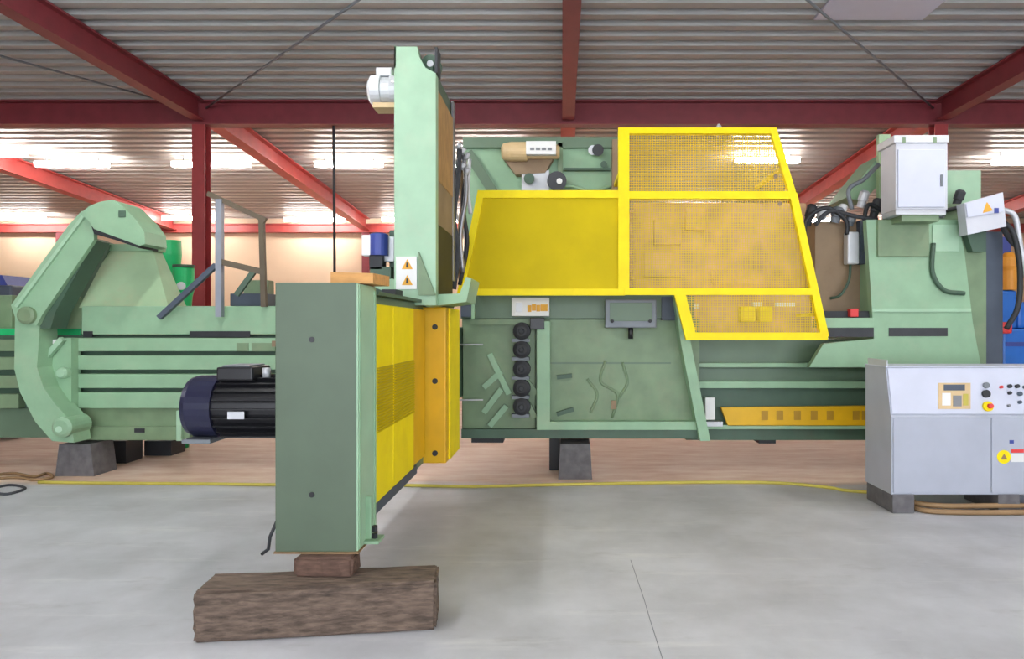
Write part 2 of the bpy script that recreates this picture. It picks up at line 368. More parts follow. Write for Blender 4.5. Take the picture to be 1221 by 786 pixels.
MB().box(AX1-0.10, AX1+0.02, 3.83, 6.5, 1.68, 1.70).build('top_rail', 'green_dark', t)
for i, (y0, y1) in enumerate(((3.835, 4.21), (4.225, 4.80))):       # yellow covers with vent grilles
    pn = MB().box(AX1-0.03, AX1+0.006, y0, y1, 0.51, 1.63, 0.006).build('cover_panel', 'yellow', t)
    gz0, gz1 = 0.90, 1.27
    MB().box(AX1+0.004, AX1+0.009, y0+0.008, y1-0.008, gz0, gz1).build('vent_grille', 'yellow_grille', pn)
    mb = MB(); n = 22
    for k in range(n): mb.box(AX1+0.006, AX1+0.016, y0+0.008, y1-0.008, gz0+(gz1-gz0)*(k+0.2)/n, gz0+(gz1-gz0)*(k+0.6)/n)
    mb.build('louvre', 'yellow_sheet', pn)
MB().box(AX1-0.03, AX1-0.01, 4.80, 5.25, 0.51, 1.63).build('gap_plate', 'yellow_deep', t)  # deeper yellow stands in for the darkening in this gap
yc = MB().box(-1.09, -0.90, 5.30, 5.95, 0.44, 1.655, 0.01).build('cover_box', 'yellow_deep', t)
lab(yc, 'deeper yellow box cover next to the press')
MB().box(-0.905, -0.885, 5.42, 5.9, 0.45, 1.65, 0.004).build('flange', 'yellow', yc)
for z in (1.5, 1.08, 0.52): MB().cyl((-0.985, 5.292, z), (-0.985, 5.31, z), 0.022, 12).build('bolt_hole', 'rubber', yc)
MB().box(-1.12, -1.0, 6.45, 7.1, 0.8, 1.5, 0.005).build('coupling', 'green_dark', t)
# feet of the end post
MB().tube([P(331, 620, 3.5), P(322, 640, 3.5), P(320, 655, 3.5), P(312, 661, 3.5)], 0.009, 8).build('hook', 'rubber', t)
fb = MB().box(AX1, AX1+0.035, 3.62, 3.65, 0.375, 0.60, 0.003).box(AX1, AX1+0.085, 3.58, 3.70, 0.36, 0.375).build('foot_bracket', 'mint', t)
for z in (0.40, 0.44): MB().cyl((AX1+0.05, 3.64, z-0.03), (AX1+0.05, 3.64, z), 0.016, 6).build('nut', 'rubber', fb)
# tower
TX0, TX1, TY0, TY1 = -1.228, -0.924, 5.0, 5.95
tw = MB().prism([(TX0, 1.66), (TX1, 1.66), (TX1, 3.36), (-1.0, 3.40), (-1.045, 3.48), (-1.06, 3.555), (TX0, 3.555)], TY0, TY0+0.10).build('tower', 'mint_pale', t)
MB().box(TX0, TX1-0.04, TY0+0.10, TY1, 1.70, 3.45, 0.005).build('back_box', 'green_dark', tw)
MB().prism([(TX0, 3.4), (TX0+0.012, 3.4), (TX0+0.012, 3.56), (TX0, 3.56)], TY0, TY1).build('edge_plate', 'mint', tw)
MB().ppoly([(499, 300), (519, 352), (499, 352)], TY0-0.03, 0.03).build('gusset', 'green_mid', tw)
MB().box(TX1-0.04, TX1-0.015, 5.15, TY1, 2.62, 3.30, 0.003).build('wood_board', 'board_brown', tw)
MB().box(TX1-0.04, TX1-0.02, 5.12, TY1, 2.28, 2.62, 0.003).build('rust_board', 'rust_brown', tw)
MB().box(TX1-0.04, TX1-0.012, 5.10, TY1-0.1, 1.72, 2.28, 0.003).build('side_hatch', 'rubber', tw)
MB().box(TX1-0.03, TX1-0.012, 5.88, TY1+0.05, 1.9, 3.45, 0.003).build('edge_angle', 'steel', tw)
pl = MB().lathe((-0.985, TY0+0.12, 3.47), (0, 1, 0), [(0, 0.075), (0.02, 0.075), (0.03, 0.06), (0.05, 0.06), (0.06, 0.075), (0.08, 0.075)]).build('pulley', 'green_dark', tw)
MB().cyl((-0.985, TY0+0.1, 3.47), (-0.985, TY0+0.125, 3.47), 0.025, 14).build('hub', 'steel_pale', pl)
MB().box(-0.935, -0.915, TY0+0.02, TY0+0.16, 3.37, 3.56, 0.003).build('guide_strip', 'charcoal', tw)
sg = MB().prect(472, 306, 497, 345, TY0-0.012, 0.012, 0.002).build('sign_plate', 'white', tw)
for cy in (315, 334):
    MB().ppoly([(479, cy+6), (492, cy+6), (485.5, cy-6)], TY0-0.016, 0.004).build('warning_triangle', 'ink_orange', sg)
    MB().ppoly([(484, cy+4), (487, cy+4), (486.5, cy-2), (484.5, cy-2)], TY0-0.018, 0.002).build('warning_mark', 'black', sg)
mb = MB().ppoly([(440, 340), (468, 332), (498, 352), (548, 350), (556, 330), (562, 332), (556, 360), (510, 366), (470, 352)], 5.1, 0.5)
mb.build('seat_plate', 'mint', tw)
MB().prect(455, 345, 472, 362, 4.7, 0.2).build('shade_block', 'rubber', t)  # dark block standing in for the shade at the tower foot
mm = MB().lathe((TX0+0.01, 5.30, P(0, 109, 5.3).z), (-1, 0, 0), [(0, 0.07), (0.05, 0.07), (0.05, 0.115), (0.10, 0.12), (0.105, 0.105), (0.17, 0.105), (0.175, 0.12), (0.25, 0.118), (0.275, 0.08)]).build('small_motor', 'steel_pale', t)
lab(mm, 'pale grey finned motor high on the tower')
MB().box(TX0-0.20, TX0-0.08, 5.24, 5.36, P(0, 109, 5.3).z+0.10, P(0, 109, 5.3).z+0.165, 0.006).build('terminal_box', 'steel_pale', mm)
MB().box(TX0-0.22, TX0-0.02, 5.22, 5.38, P(0, 109, 5.3).z-0.15, P(0, 109, 5.3).z-0.11, 0.004).build('mount_foot', 'beige', mm)
MB().cyl((TX0+0.01, 5.2, 3.36), (TX0-0.07, 5.2, 3.36), 0.015, 8).build('pin', 'steel', tw)
# hoses hanging between the tower and the press
hoses = [([(548, 178), (546, 215), (541, 260), (546, 300), (541, 345)], 'charcoal', 0.024), ([(553, 185), (556, 230), (549, 280), (552, 325)], 'steel', 0.02),
         ([(545, 200), (538, 240), (543, 285), (537, 330)], 'rubber', 0.022), ([(557, 200), (552, 245), (557, 290), (548, 340)], 'rubber', 0.02), ([(549, 190), (551, 240), (546, 290), (549, 335)], 'hose_tan', 0.016)]
hoses += [([(560, 190), (558, 225), (561, 255)], 'steel_pale', 0.018), ([(540, 185), (550, 215), (543, 250), (555, 285), (551, 315)], 'steel_pale', 0.014)]
for i, (pp, m, r) in enumerate(hoses):
    tag(MB().tube(curve([P(x, y, 6.12+0.03*i) for x, y in pp]), r, 8).build('hydraulic_hose', m),
        ['thick grey hose hanging against the tower side', 'bright steel braided hose beside the tower', 'black hose closest to the tower', 'black hose closest to the yellow guard', 'thin tan hose in the bundle by the tower', 'short pale hose at the top of the bundle', 'thin pale hose winding through the bundle'][i], 'hose', 'hoses hanging between tower and yellow guard')
mb = MB()
for i in range(6):
    p = P(545+i % 3*5, 178+i*6, 6.15); mb.cyl(p, p+Vector((0.03, -0.02, 0.05)), 0.022, 8)
tag(mb.build('hose_manifold', 'steel_pale'), 'bright metal fitting block at the top of the hanging hoses', 'fitting')

# ------------------------------------------------------------------ main electric motor (black)
my = 4.35; mc = P(0, 484, my).z; kx = my/F
t = thing('electric_motor', 'large black electric motor beside the dark green end post', 'motor', (-1.95, my, mc-0.22))
x_of = lambda px: (px-VX)*kx
X0, X1 = x_of(229), AX0+0.03
MB().lathe((x_of(229), my, mc), (1, 0, 0), [(0, 0.14), (0.02, 0.185), (0.05, 0.195), (0.20, 0.198), (x_of(268)-x_of(229), 0.198)], 32).build('fan_cowl', 'black_blue', t)
MB().lathe((x_of(268), my, mc), (1, 0, 0), [(0, 0.175), (X1-x_of(268)-0.06, 0.175), (X1-x_of(268)-0.06, 0.20), (X1-x_of(268), 0.20)], 32).build('body', 'black', t)
for k in range(22):
    a = 2*math.pi*k/22; d = Vector((0, math.cos(a), math.sin(a))); pc = Vector((0, my, mc))+d*0.185
    MB().bar((x_of(270), pc.y, pc.z), (X1-0.09, pc.y, pc.z), 0.008, 0.035, d).build('cooling_fin', 'black', t)
tb = MB().box(x_of(271), x_of(313), my-0.14, my+0.12, mc+0.17, mc+0.255, 0.012).build('terminal_box', 'black', t)
MB().box(x_of(276), x_of(308), my-0.12, my+0.10, mc+0.255, mc+0.265, 0.004).build('lid', 'steel_grey', tb)
MB().cyl((x_of(322), my-0.05, mc+0.185), (x_of(322), my-0.05, mc+0.245), 0.025, 12).build('lifting_eye', 'steel_pale', t)
MB().prect(271, 491, 291, 500, my-0.208, 0.006, 0.001).build('name_plate', 'steel_pale', t)
MB().box(x_of(233), x_of(266), my-0.16, my+0.16, mc-0.215, mc-0.19, 0.004).build('foot_plate', 'steel_grey', t)
MB().box(X1-0.06, AX0+0.02, my-0.16, my+0.16, mc-0.24, mc-0.16, 0.004).build('mount', 'green_dark', t)

# plank and gear lying on the arm
tag(MB().hexa([(-1.22, 3.6, 1.729), (-0.99, 3.58, 1.729), (-0.97, 3.84, 1.729), (-1.20, 3.86, 1.729), (-1.22, 3.6, 1.79), (-0.99, 3.58, 1.782), (-0.97, 3.84, 1.785), (-1.20, 3.86, 1.79)]).build('plank', 'plank'), 'orange-brown plank end lying on top of the green end post', 'plank')
t = thing('small_pump', 'small blue and white pump standing behind the plank', 'pump', P(452, 322, 5.2))
MB().lathe(P(452, 305, 5.2), (0, 0, 1), [(0, 0.07), (0.16, 0.07), (0.17, 0.05)], 20).build('blue_body', 'blue_navy', t)
MB().prect(431, 280, 443, 305, 5.16, 0.1, 0.01).build('white_cap', 'white', t)
MB().prect(440, 304, 456, 322, 5.16, 0.12, 0.006).build('base', 'rubber', t)
q = P(452, 318, 5.16); MB().box(q.x-0.07, q.x+0.09, 5.16, 5.42, 1.695, q.z, 0.005).build('stand', 'green_dark', t)
MB().prect(457, 282, 470, 312, 5.22, 0.1, 0.008).build('valve_block', 'steel_pale', t)
MB().prect(464, 274, 472, 322, 5.3, 0.08, 0.006).build('bracket', 'green_dark', t)

# ------------------------------------------------------------------ main press
BY = 6.72
t = thing('baling_press', 'large green horizontal baling press behind the yellow guard', 'press', (0.6, 7.4, 0.4))
bx0, bx1 = P(548, 0, BY).x, P(838, 0, BY).x
zb, zt = P(0, 523, BY).z, P(0, 352, BY).z
MB().box(bx0, bx1-0.05, BY+0.16, 7.5, zb+0.06, zt, 0.01).build('body', 'green_mid', t)
MB().prect(550, 512, 842, 523, BY+0.02, 0.75, 0.004).build('base_rail', 'green_dark', t)
MB().prect(549, 352, 806, 380, BY+0.08, 0.10, 0.004).build('upper_band', 'green_grey', t)
pn = MB().prect(552, 381, 638, 512, BY+0.10, 0.07, 0.003).build('side_panel', 'green_mid', t)
for i, (a, b) in enumerate((((584, 422), (607, 470)), ((577, 462), (598, 443)), ((577, 492), (598, 464)), ((584, 508), (604, 484)), ((560, 384), (636, 384)), ((626, 452), (640, 470)), ((626, 475), (638, 498)))):
    MB().bar(P(*a, BY+0.09-0.003*i), P(*b, BY+0.09-0.003*i), 0.055, 0.05, (0, 1, 0)).build('stiffener_rib', 'mint' if a[0] in (584, 577) else 'green_mid', pn)
for y in (411, 477): MB().cyl(P(540, y, BY-0.02), P(576, y, BY-0.02), 0.008, 8).build('tie_wire', 'steel_pale', t)
MB().prect(549, 354, 563, 378, BY+0.02, 0.08, 0.003).build('inset_plate', 'slate', t)
MB().prect(562, 354, 566, 381, BY+0.01, 0.08, 0.002).build('upright_strip', 'mint', t)
pn = MB().prect(655, 381, 834, 506, BY+0.11, 0.06, 0.003).build('side_panel', 'green_mid', t)
for a, b in (((664, 450), (682, 448)), ((664, 494), (684, 488))):
    MB().bar(P(*a, BY+0.07), P(*b, BY+0.07), 0.04, 0.05, (0, 1, 0)).build('hinge_lug', 'green_dark', pn)
for pp in ([(700, 452), (712, 470), (704, 492)], [(722, 430), (716, 455), (736, 470), (730, 498)], [(742, 432), (748, 456), (738, 474)]):
    MB().tube(curve([P(x, y, BY+0.108) for x, y in pp]), 0.014, 8).build('weld_rib', 'green_mid', pn)
MB().prect(729, 478, 735, 488, BY+0.08, 0.04).build('drain_plug', 'rust_brown', pn)
MB().prect(655, 432, 800, 434, BY+0.105, 0.02).build('seam_strip', 'green_grey', pn)
MB().prect(640, 383, 656, 513, BY+0.0, 0.16, 0.006).build('upright_post', 'mint', t)
MB().prect(655, 503, 838, 513, BY-0.0, 0.16, 0.004).build('lower_flange', 'mint', t)
MB().ppoly([(804, 352), (815, 352), (823, 405), (847, 526), (835, 526), (812, 410)], BY-0.06, 0.28).build('slanted_post', 'mint', t)
MB().prect(789, 354, 805, 382, BY+0.06, 0.06, 0.003).build('recess_plate', 'slate', t)
# stack of five rollers
for i, y in enumerate((395, 417, 440, 463, 485)):
    c = P(622, y, BY)
    r = MB().lathe(c+Vector((0, -0.03, 0)), (0, 1, 0), [(0, 0.05), (0.012, 0.085), (0.06, 0.088), (0.09, 0.07), (0.13, 0.07)], 20).build('roller', 'rubber', t)
    MB().lathe(c+Vector((0, -0.045, 0)), (0, 1, 0), [(0, 0.02), (0.01, 0.03), (0.02, 0.03)], 12).build('hub', 'charcoal', r)
    MB().prect(610, y+9, 631, y+13, BY-0.01, 0.10, 0.003).build('spacer', 'steel_grey', t)
MB().prect(632, 379, 649, 393, BY-0.03, 0.14, 0.006).build('stop_block', 'black', t)
sg = MB().prect(610, 355, 655, 377, BY-0.05, 0.14, 0.004).build('sign_box', 'white', t)
for a, b, y in ((629, 633.5, 364), (634, 639, 362.5), (639.5, 644, 363.5), (644.5, 653, 363)):
    MB().prect(a, y, b, y+8, BY-0.056, 0.007).build('orange_print', 'ink_orange', sg)
MB().prect(615, 361, 623, 372, BY-0.0525, 0.004).build('grey_print', 'steel_pale', sg)
jb = MB().prect(722, 357, 783, 391, BY-0.06, 0.15, 0.012).build('junction_box', 'steel_grey', t)
MB().prect(727, 361, 778, 383, BY-0.068, 0.01, 0.003).build('lid', 'green_grey', jb)
for x in (730, 775): bolt(jb, P(x, 383, BY-0.07), (0, -1, 0), 0.018, 'rubber')
MB().cyl(P(752, 390, BY), P(752, 404, BY), 0.026, 12).build('cable_gland', 'black', jb)
# upper frame behind the guard
UY = 7.2
up = MB().ppoly([(552, 166), (737, 166), (737, 350), (600, 350), (556, 300)], UY, 0.10).build('upper_frame', 'mint', t)
MB().prect(552, 163, 737, 176, UY-0.05, 0.2, 0.004).build('top_rail', 'green_grey', up)
MB().bar(P(558, 182, UY-0.06), P(590, 232, UY-0.06), 0.10, 0.05, (0, 1, 0)).build('diagonal_brace', 'green_grey', up)
MB().prect(672, 200, 728, 203, UY-0.06, 0.07, 0.003).build('shelf_rail', 'green_dark', up)
MB().prect(665, 170, 671, 232, UY-0.05, 0.06, 0.003).build('rib', 'green_mid', up)
MB().prect(730, 166, 738, 232, UY-0.08, 0.1, 0.003).build('rib', 'rust_brown', up)
kn = MB().cyl(P(707, 179, UY), P(707, 179, UY-0.1), 0.05, 16).build('switch_knob', 'steel_pale', up)
MB().cyl(P(713, 179, UY-0.09), P(713, 179, UY-0.14), 0.06, 16).build('cap', 'charcoal', kn)
MB().cyl(P(720, 196, UY), P(720, 196, UY-0.06), 0.035, 12).build('stud', 'green_dark', up)
hc = MB().lathe(P(598, 181, UY-0.16), (1, 0, 0), [(0, 0.05), (0.02, 0.085), (0.10, 0.10), (0.26, 0.10), (0.28, 0.075), (0.58, 0.075), (0.60, 0.05)], 20).build('hydraulic_cylinder', 'beige', t)
MB().prect(627, 168, 663, 184, UY-0.28, 0.10, 0.006).build('label_box', 'white', hc)
for x in (632, 639, 646, 653): MB().prect(x, 176, x+5, 179, UY-0.286, 0.007).build('grey_print', 'ink_grey', hc)
MB().ppoly([(598, 186), (660, 188), (650, 206), (615, 208)], UY-0.13, 0.16).build('cylinder_saddle', 'rust_brown', t)
vb = MB().prect(622, 203, 655, 232, UY-0.12, 0.12, 0.006).build('valve_block', 'steel_pale', t)
MB().cyl(P(631, 213, UY-0.10), P(631, 213, UY-0.2), 0.055, 16).build('valve_cap', 'green_dark', vb)
MB().cyl(P(664, 216, UY), P(664, 216, UY-0.22), 0.10, 18).build('solenoid', 'black', vb)
MB().cyl(P(667, 216, UY-0.2), P(667, 216, UY-0.25), 0.03, 12).build('solenoid_nut', 'white', vb)
MB().tube(curve([P(655, 226, UY-0.1), P(680, 222, UY-0.12), P(705, 228, UY-0.1), P(728, 222, UY-0.05)]), 0.02, 8).build('pipe', 'mint', up)
# inside seen through the mesh
MB().prect(756, 242, 962, 350, 7.45, 0.9, 0.02).build('inner_housing', 'tan_inside', t)
for x0, x1, y0, y1 in ((780, 812, 262, 292), (818, 842, 246, 275), (768, 815, 300, 330), (850, 905, 322, 338)):
    MB().prect(x0, y0, x1, y1, 7.40, 0.06, 0.01).build('inner_plate', 'tan_inside', t)
MB().prect(822, 350, 968, 404, 7.1, 0.9, 0.02).build('ram_channel', 'tan_inside', t)
for x0, x1, y0, y1 in ((822, 834, 362, 368), (898, 908, 360, 368), (925, 948, 361, 366)): MB().prect(x0, y0, x1, y1, 7.05, 0.06, 0.004).build('inner_plate', 'white', t)
for x0 in (884, 905): MB().prect(x0, 365, x0+17, 384, 6.95, 0.15, 0.02).build('yellow_clamp', 'yellow', t)
# rails running to the cabinet
RY = 6.95
rx0, rx1 = 818, 1190
for y0, y1, m, dy, nm in ((439, 440, 'green_grey', 0.06, 'channel_plate'), (433, 438, 'mint', -0.02, 'rail_ledge'), (438, 456, 'green_grey', 0.06, 'channel_plate'), (455, 463, 'mint', -0.05, 'rail_ledge'),
                          (463, 486, 'green_dark', 0.07, 'channel_plate'), (507, 512, 'mint', -0.02, 'rail_ledge'), (512, 525, 'green_dark', 0.03, 'channel_plate')):
    MB().prect(rx0, y0, rx1, y1, RY+dy, 0.6-dy, 0.003).build(nm, m, t)
MB().prect(rx0, 405, 1036, 434, RY+0.06, 0.9, 0.003).build('channel_plate', 'green_grey', t)
MB().prect(rx0, 484, rx1, 508, RY+0.1, 0.5).build('channel_plate', 'green_dark', t)
yb = MB().ppoly([(860, 486), (1060, 484), (1060, 508), (868, 508)], RY-0.02, 0.06).build('perforated_cover', 'yellow_deep', t)
for x in (912, 930, 951, 971, 990, 1021, 1032): MB().prect(x-4, 490, x+4, 501, RY-0.025, 0.01, 0.002).build('slot', 'yellow_slot', yb)
MB().prect(841, 474, 853, 501, RY-0.06, 0.1, 0.01).build('white_box', 'white', t)
MB().prect(838, 503, 862, 509, RY-0.05, 0.1, 0.004).build('bracket', 'steel_pale', t)
MB().prect(905, 524, 925, 529, RY+0.1, 0.2).build('pad', 'rubber', t)
MB().prect(562, 522, 600, 528, BY+0.15, 0.2).build('pad', 'rubber', t)

# ------------------------------------------------------------------ yellow safety guard
GY = 6.34
t = thing('safety_guard', 'yellow safety guard of framed sheet and wire mesh on the press front', 'guard', P(760, 400, GY))
FB = [0]
def frame_bar(a, b, wpx, nm='frame_bar'):
    FB[0] += 1; dy = -0.0022*FB[0]
    MB().bar(P(*a, GY+dy), P(*b, GY+dy), wpx*GY/F, 0.05, (0, 1, 0)).build(nm, 'yellow', t)
for a, b, wpx in (((570, 232), (742, 232), 9), ((574, 228), (549, 352), 8), ((546, 348.5), (745, 348.5), 8), ((743.5, 155), (743.5, 352), 13), ((737, 156.5), (924, 156.5), 7), ((750, 233), (944, 233), 9),
                  ((921, 154), (945, 233), 8), ((945, 231), (983, 402), 9), ((744, 348), (972, 348), 8), ((810, 350), (824, 404), 13), ((820, 401), (986, 401), 9)):
    frame_bar(a, b, wpx)
lab(MB().ppoly([(572, 234), (739, 234), (739, 347), (551, 347)], GY, 0.006).build('sheet_panel', 'yellow_sheet', t), 'solid dull yellow sheet')
def wire_panel(pp, nm, pitch=0.022, wd=0.0056):
    q = [(P(x, y, GY).x, P(x, y, GY).z) for x, y in pp]; n = len(q); mb = MB()
    def cuts(ax, v):
        r = []
        for i in range(n):
            a, b = q[i], q[(i+1) % n]
            if (a[ax]-v)*(b[ax]-v) < 0:
                s = (v-a[ax])/(b[ax]-a[ax]); r.append(a[1-ax]+s*(b[1-ax]-a[1-ax]))
        return (min(r), max(r)) if len(r) >= 2 else None
    for ax in (0, 1):
        lo, hi = min(p[ax] for p in q), max(p[ax] for p in q); v = lo+pitch/2
        while v < hi:
            c = cuts(ax, v)
            if c:
                if ax == 0: mb.box(v-wd/2, v+wd/2, GY+0.001, GY+0.005, c[0], c[1])
                else: mb.box(c[0], c[1], GY+0.005, GY+0.009, v-wd/2, v+wd/2)
            v += pitch
    o = mb.build(nm, 'yellow_mesh', t); o['kind'] = 'stuff'; return o
wire_panel([(746, 157), (922, 157), (944, 233), (746, 233)], 'wire_mesh')
wire_panel([(746, 233), (945, 233), (971, 348), (746, 348)], 'wire_mesh')
wire_panel([(812, 350), (971, 350), (983, 401), (825, 401)], 'wire_mesh')
for px, py in ((560, 340), (742, 345), (742, 200), (935, 200), (975, 375), (828, 392)):       # stand-off arms to the press
    MB().bar(P(px, py, GY)+Vector((0, 0.02, 0)), P(px, py, GY)+Vector((0, 0.9 if py < 300 else 0.55, 0)), 0.035, 0.035).build('stand_off', 'yellow', t)
MB().lathe(P(857, 152, GY), (0, 0, 1), [(-0.03, 0.02), (0, 0.03), (0.03, 0.012)], 10).build('lifting_eye', 'steel_pale', t)
for px, py in ((925, 210), (930, 243)): MB().cyl(P(px, py, GY), P(px, py, GY-0.02), 0.02, 10).build('latch', 'rust_brown', t)

# ------------------------------------------------------------------ ram housing on the right
HY = 6.62
t = thing('ram_housing', 'mint green ram housing behind the control cabinet', 'machine', P(1090, 436, 7.0))
MB().ppoly([(1033, 262), (1142, 262), (1150, 300), (1160, 385), (1170, 438), (965, 438), (982, 410), (1042, 404)], HY, 0.08).build('front_plate', 'mint', t)
MB().prect(1040, 265, 1165, 440, HY+0.08, 1.2, 0.01).build('body', 'mint', t)
MB().prect(1047, 262, 1108, 306, HY-0.03, 0.05, 0.006).build('box_shadow', 'green_mid', t)  # darker plate drawing the shadow below the electrical box
MB().prect(1112, 268, 1144, 300, HY-0.012, 0.02, 0.004).build('cover_plate', 'mint_pale', t)
MB().prect(1040, 368, 1158, 372, HY-0.015, 0.03, 0.003).build('fold_rib', 'mint_pale', t)
MB().prect(1060, 391, 1130, 401, HY-0.006, 0.02).build('slot', 'charcoal', t)
MB().prect(986, 391, 1042, 402, HY-0.012, 0.02).build('slot', 'charcoal', t)
MB().prect(982, 379, 1042, 391, HY-0.02, 0.3, 0.004).build('ledge', 'mint', t)
MB().prect(982, 371, 1040, 379, HY+0.06, 0.2, 0.003).build('ledge', 'rubber', t)
MB().ppoly([(1146, 272), (1176, 276), (1176, 438), (1170, 438), (1160, 385)], HY+0.02, 0.5).build('side_wing', 'green_mid', t)
MB().prect(1174, 276, 1196, 438, HY+0.06, 0.4, 0.006).build('corner_post', 'slate', t)
br = MB().prect(972, 264, 1040, 374, HY+0.35, 0.25, 0.006).build('brown_plate', 'rust_brown', t)
lab(br, 'brown dusty plate')
MB().prect(1011, 276, 1025, 315, HY+0.2, 0.12, 0.02).build('filter_can', 'steel_pale', t)
MB().prect(1026, 262, 1034, 315, HY+0.24, 0.1, 0.01).build('filter_bracket', 'slate', t)
MB().tube(curve([P(1014, 315, HY+0.28), P(1012, 335, HY+0.26), P(1002, 352, HY+0.27), P(990, 356, HY+0.33)]), 0.014, 8).build('pipe', 'green_dark', t)
MB().prect(1014, 368, 1024, 378, HY+0.0, 0.08, 0.01).build('red_valve', 'red_paint', t)
MB().ppoly([(1008, 236), (1050, 184), (1062, 184), (1062, 204), (1030, 240)], HY+0.45, 0.5).build('sloped_chute', 'mint', t)
MB().prect(1048, 160, 1062, 252, HY+0.36, 0.06, 0.004).build('support_post', 'green_dusty', t)
MB().prect(1128, 203, 1170, 245, HY+0.4, 0.6, 0.01).build('rear_box', 'mint_pale', t)
MB().prect(1100, 243, 1175, 268, HY+0.25, 0.6, 0.01).build('rear_deck', 'green_mid', t)
for i, (px, py, m, r, ln) in enumerate(((962, 262, 'rubber', 0.05, 0.2), (978, 255, 'steel_pale', 0.06, 0.12), (995, 258, 'steel_grey', 0.06, 0.14), (1002, 250, 'white', 0.045, 0.1), (1012, 262, 'steel_grey', 0.05, 0.1), (1026, 240, 'steel_pale', 0.05, 0.15), (1040, 255, 'charcoal', 0.05, 0.2), (1055, 258, 'charcoal', 0.04, 0.15), (1078, 256, 'steel_grey', 0.05, 0.12), (1092, 257, 'charcoal', 0.04, 0.12), (1140, 238, 'charcoal', 0.05, 0.14), (1118, 258, 'steel_grey', 0.05, 0.12))):
    p = P(px, py, HY+0.3); MB().lathe(p+Vector((0, 0, -0.06)), (0.2, -0.3, 1), [(0, r*0.8), (ln*0.4, r*0.8), (ln*0.45, r), (ln, r), (ln+0.02, r*0.5)], 12).build('fitting', m, t)
for i, (pp, m) in enumerate((([(960, 290), (962, 262), (985, 248), (1008, 262), (1010, 280)], 'rubber'), ([(972, 268), (990, 252), (1020, 258), (1046, 262)], 'charcoal'), ([(1030, 262), (1036, 244), (1052, 252), (1060, 264)], 'rubber'),
                             ([(1016, 250), (1012, 226), (1030, 214), (1048, 196)], 'steel_grey'), ([(1113, 290), (1112, 325), (1126, 346), (1150, 350)], 'green_dark'), ([(1110, 255), (1132, 250), (1152, 246)], 'rubber'))):
    MB().tube(curve([P(x, y, HY-0.02 if i == 4 else HY+0.22) for x, y in pp]), 0.022, 8).build('hose', m, t)

# electrical boxes
EY = 6.35
t = thing('electrical_box', 'tall light grey electrical box on top of the green housing', 'electrical box', P(1092, 256, EY+0.2))
MB().prect(1068, 166, 1130, 250, EY, 0.30, 0.008).build('body', 'box_grey', t)
MB().prect(1071, 178, 1127, 247, EY-0.016, 0.02, 0.005).build('door', 'cabinet_light', t)
MB().prect(1066, 161, 1132, 170, EY-0.02, 0.34, 0.006).build('rain_top', 'steel_pale', t)
for x in (1076, 1113): MB().prect(x, 163, x+4, 170, EY-0.024, 0.01).build('top_clip', 'green_mid', t)
MB().prect(1068, 250, 1128, 256, EY+0.02, 0.28, 0.004).build('bottom_rail', 'steel_pale', t)
MB().prect(1122, 208, 1125, 222, EY-0.026, 0.014, 0.002).build('handle', 'steel_grey', t)
MB().prect(1075, 255, 1120, 264, EY+0.05, 0.5, 0.004).build('foot_rail', 'green_mid', t)
t = thing('switch_box', 'small tilted pale switch box hung on the housing corner', 'electrical box', P(1175, 280, EY+0.1))
MB().ppoly([(1150, 242), (1196, 229), (1200, 270), (1154, 280)], EY+0.05, 0.13).build('body', 'box_grey', t)
MB().ppoly([(1152, 243), (1194, 231), (1196, 252), (1154, 259)], EY+0.035, 0.02).build('cover', 'cabinet_light', t)
MB().ppoly([(1172, 254), (1184, 251), (1177, 241)], EY+0.03, 0.01).build('warning_triangle', 'ink_orange', t)
MB().prect(1186, 248, 1191, 254, EY+0.028, 0.01).build('blue_mark', 'blue_navy', t)
MB().ppoly([(1150, 270), (1176, 268), (1176, 300), (1160, 300)], EY+0.2, 0.15).build('bracket', 'green_dark', t)
for i, (pp, m, l) in enumerate((([(1192, 262), (1208, 278), (1216, 320), (1214, 365), (1200, 392)], 'rubber', 'black cable looping down from the switch box'), ([(1196, 250), (1210, 258), (1216, 290), (1224, 330)], 'steel_pale', 'pale cable arching over from the switch box'), ([(1194, 268), (1206, 288), (1222, 300)], 'charcoal', 'short dark cable leaving the switch box sideways'))):
    tag(MB().tube(curve([P(x, y, EY+0.12+0.05*i) for x, y in pp]), 0.026, 8).build('cable', m), l, 'cable', 'cables at the switch box')

# ------------------------------------------------------------------ control cabinet
t = thing('control_cabinet', 'light grey control cabinet with sloped operator panel', 'cabinet', (3.45, 5.8, 0))
cx0, cx1 = 2.655, 4.35
prof = [(5.50, 0.15), (5.97, 0.15), (5.97, 1.17), (5.60, 1.17), (5.515, 0.79), (5.50, 0.775)]
MB().yzprism(prof, cx0, cx1).build('body', 'cabinet_grey', t)
nrm = Vector((0, 0.085, 0.38)).normalized(); out = Vector((0, -nrm.z, nrm.y))
def on_panel(px, py, off=0.0):      # point of the sloped front panel seen at this pixel
    d = Vector(((px-VX)/F, 1, (VY-py)/F)); o = Vector((0, 0, CAMZ)); p0 = Vector((0, 5.515, 0.79))
    s = (p0-o).dot(out)/d.dot(out); return o+d*s+out*off
def panel_rect(nm, m, px0, py0, px1, py1, th, parent):
    a = [on_panel(px0, py1), on_panel(px1, py1), on_panel(px1, py0), on_panel(px0, py0)]
    return MB().hexa([v-out*0.003 for v in a]+[v+out*th for v in a]).build(nm, m, parent)
mb = MB(); a = [Vector((cx0+0.012, 5.517, 0.798)), Vector((cx1-0.012, 5.517, 0.798)), Vector((cx1-0.012, 5.598, 1.162)), Vector((cx0+0.012, 5.598, 1.162))]
pnl = mb.hexa([v-out*0.003 for v in a]+[v+out*0.010 for v in a]).build('operator_panel', 'cabinet_light', t)
kp = panel_rect('keypad', 'beige', 1118, 457, 1156, 488, 0.016, pnl)
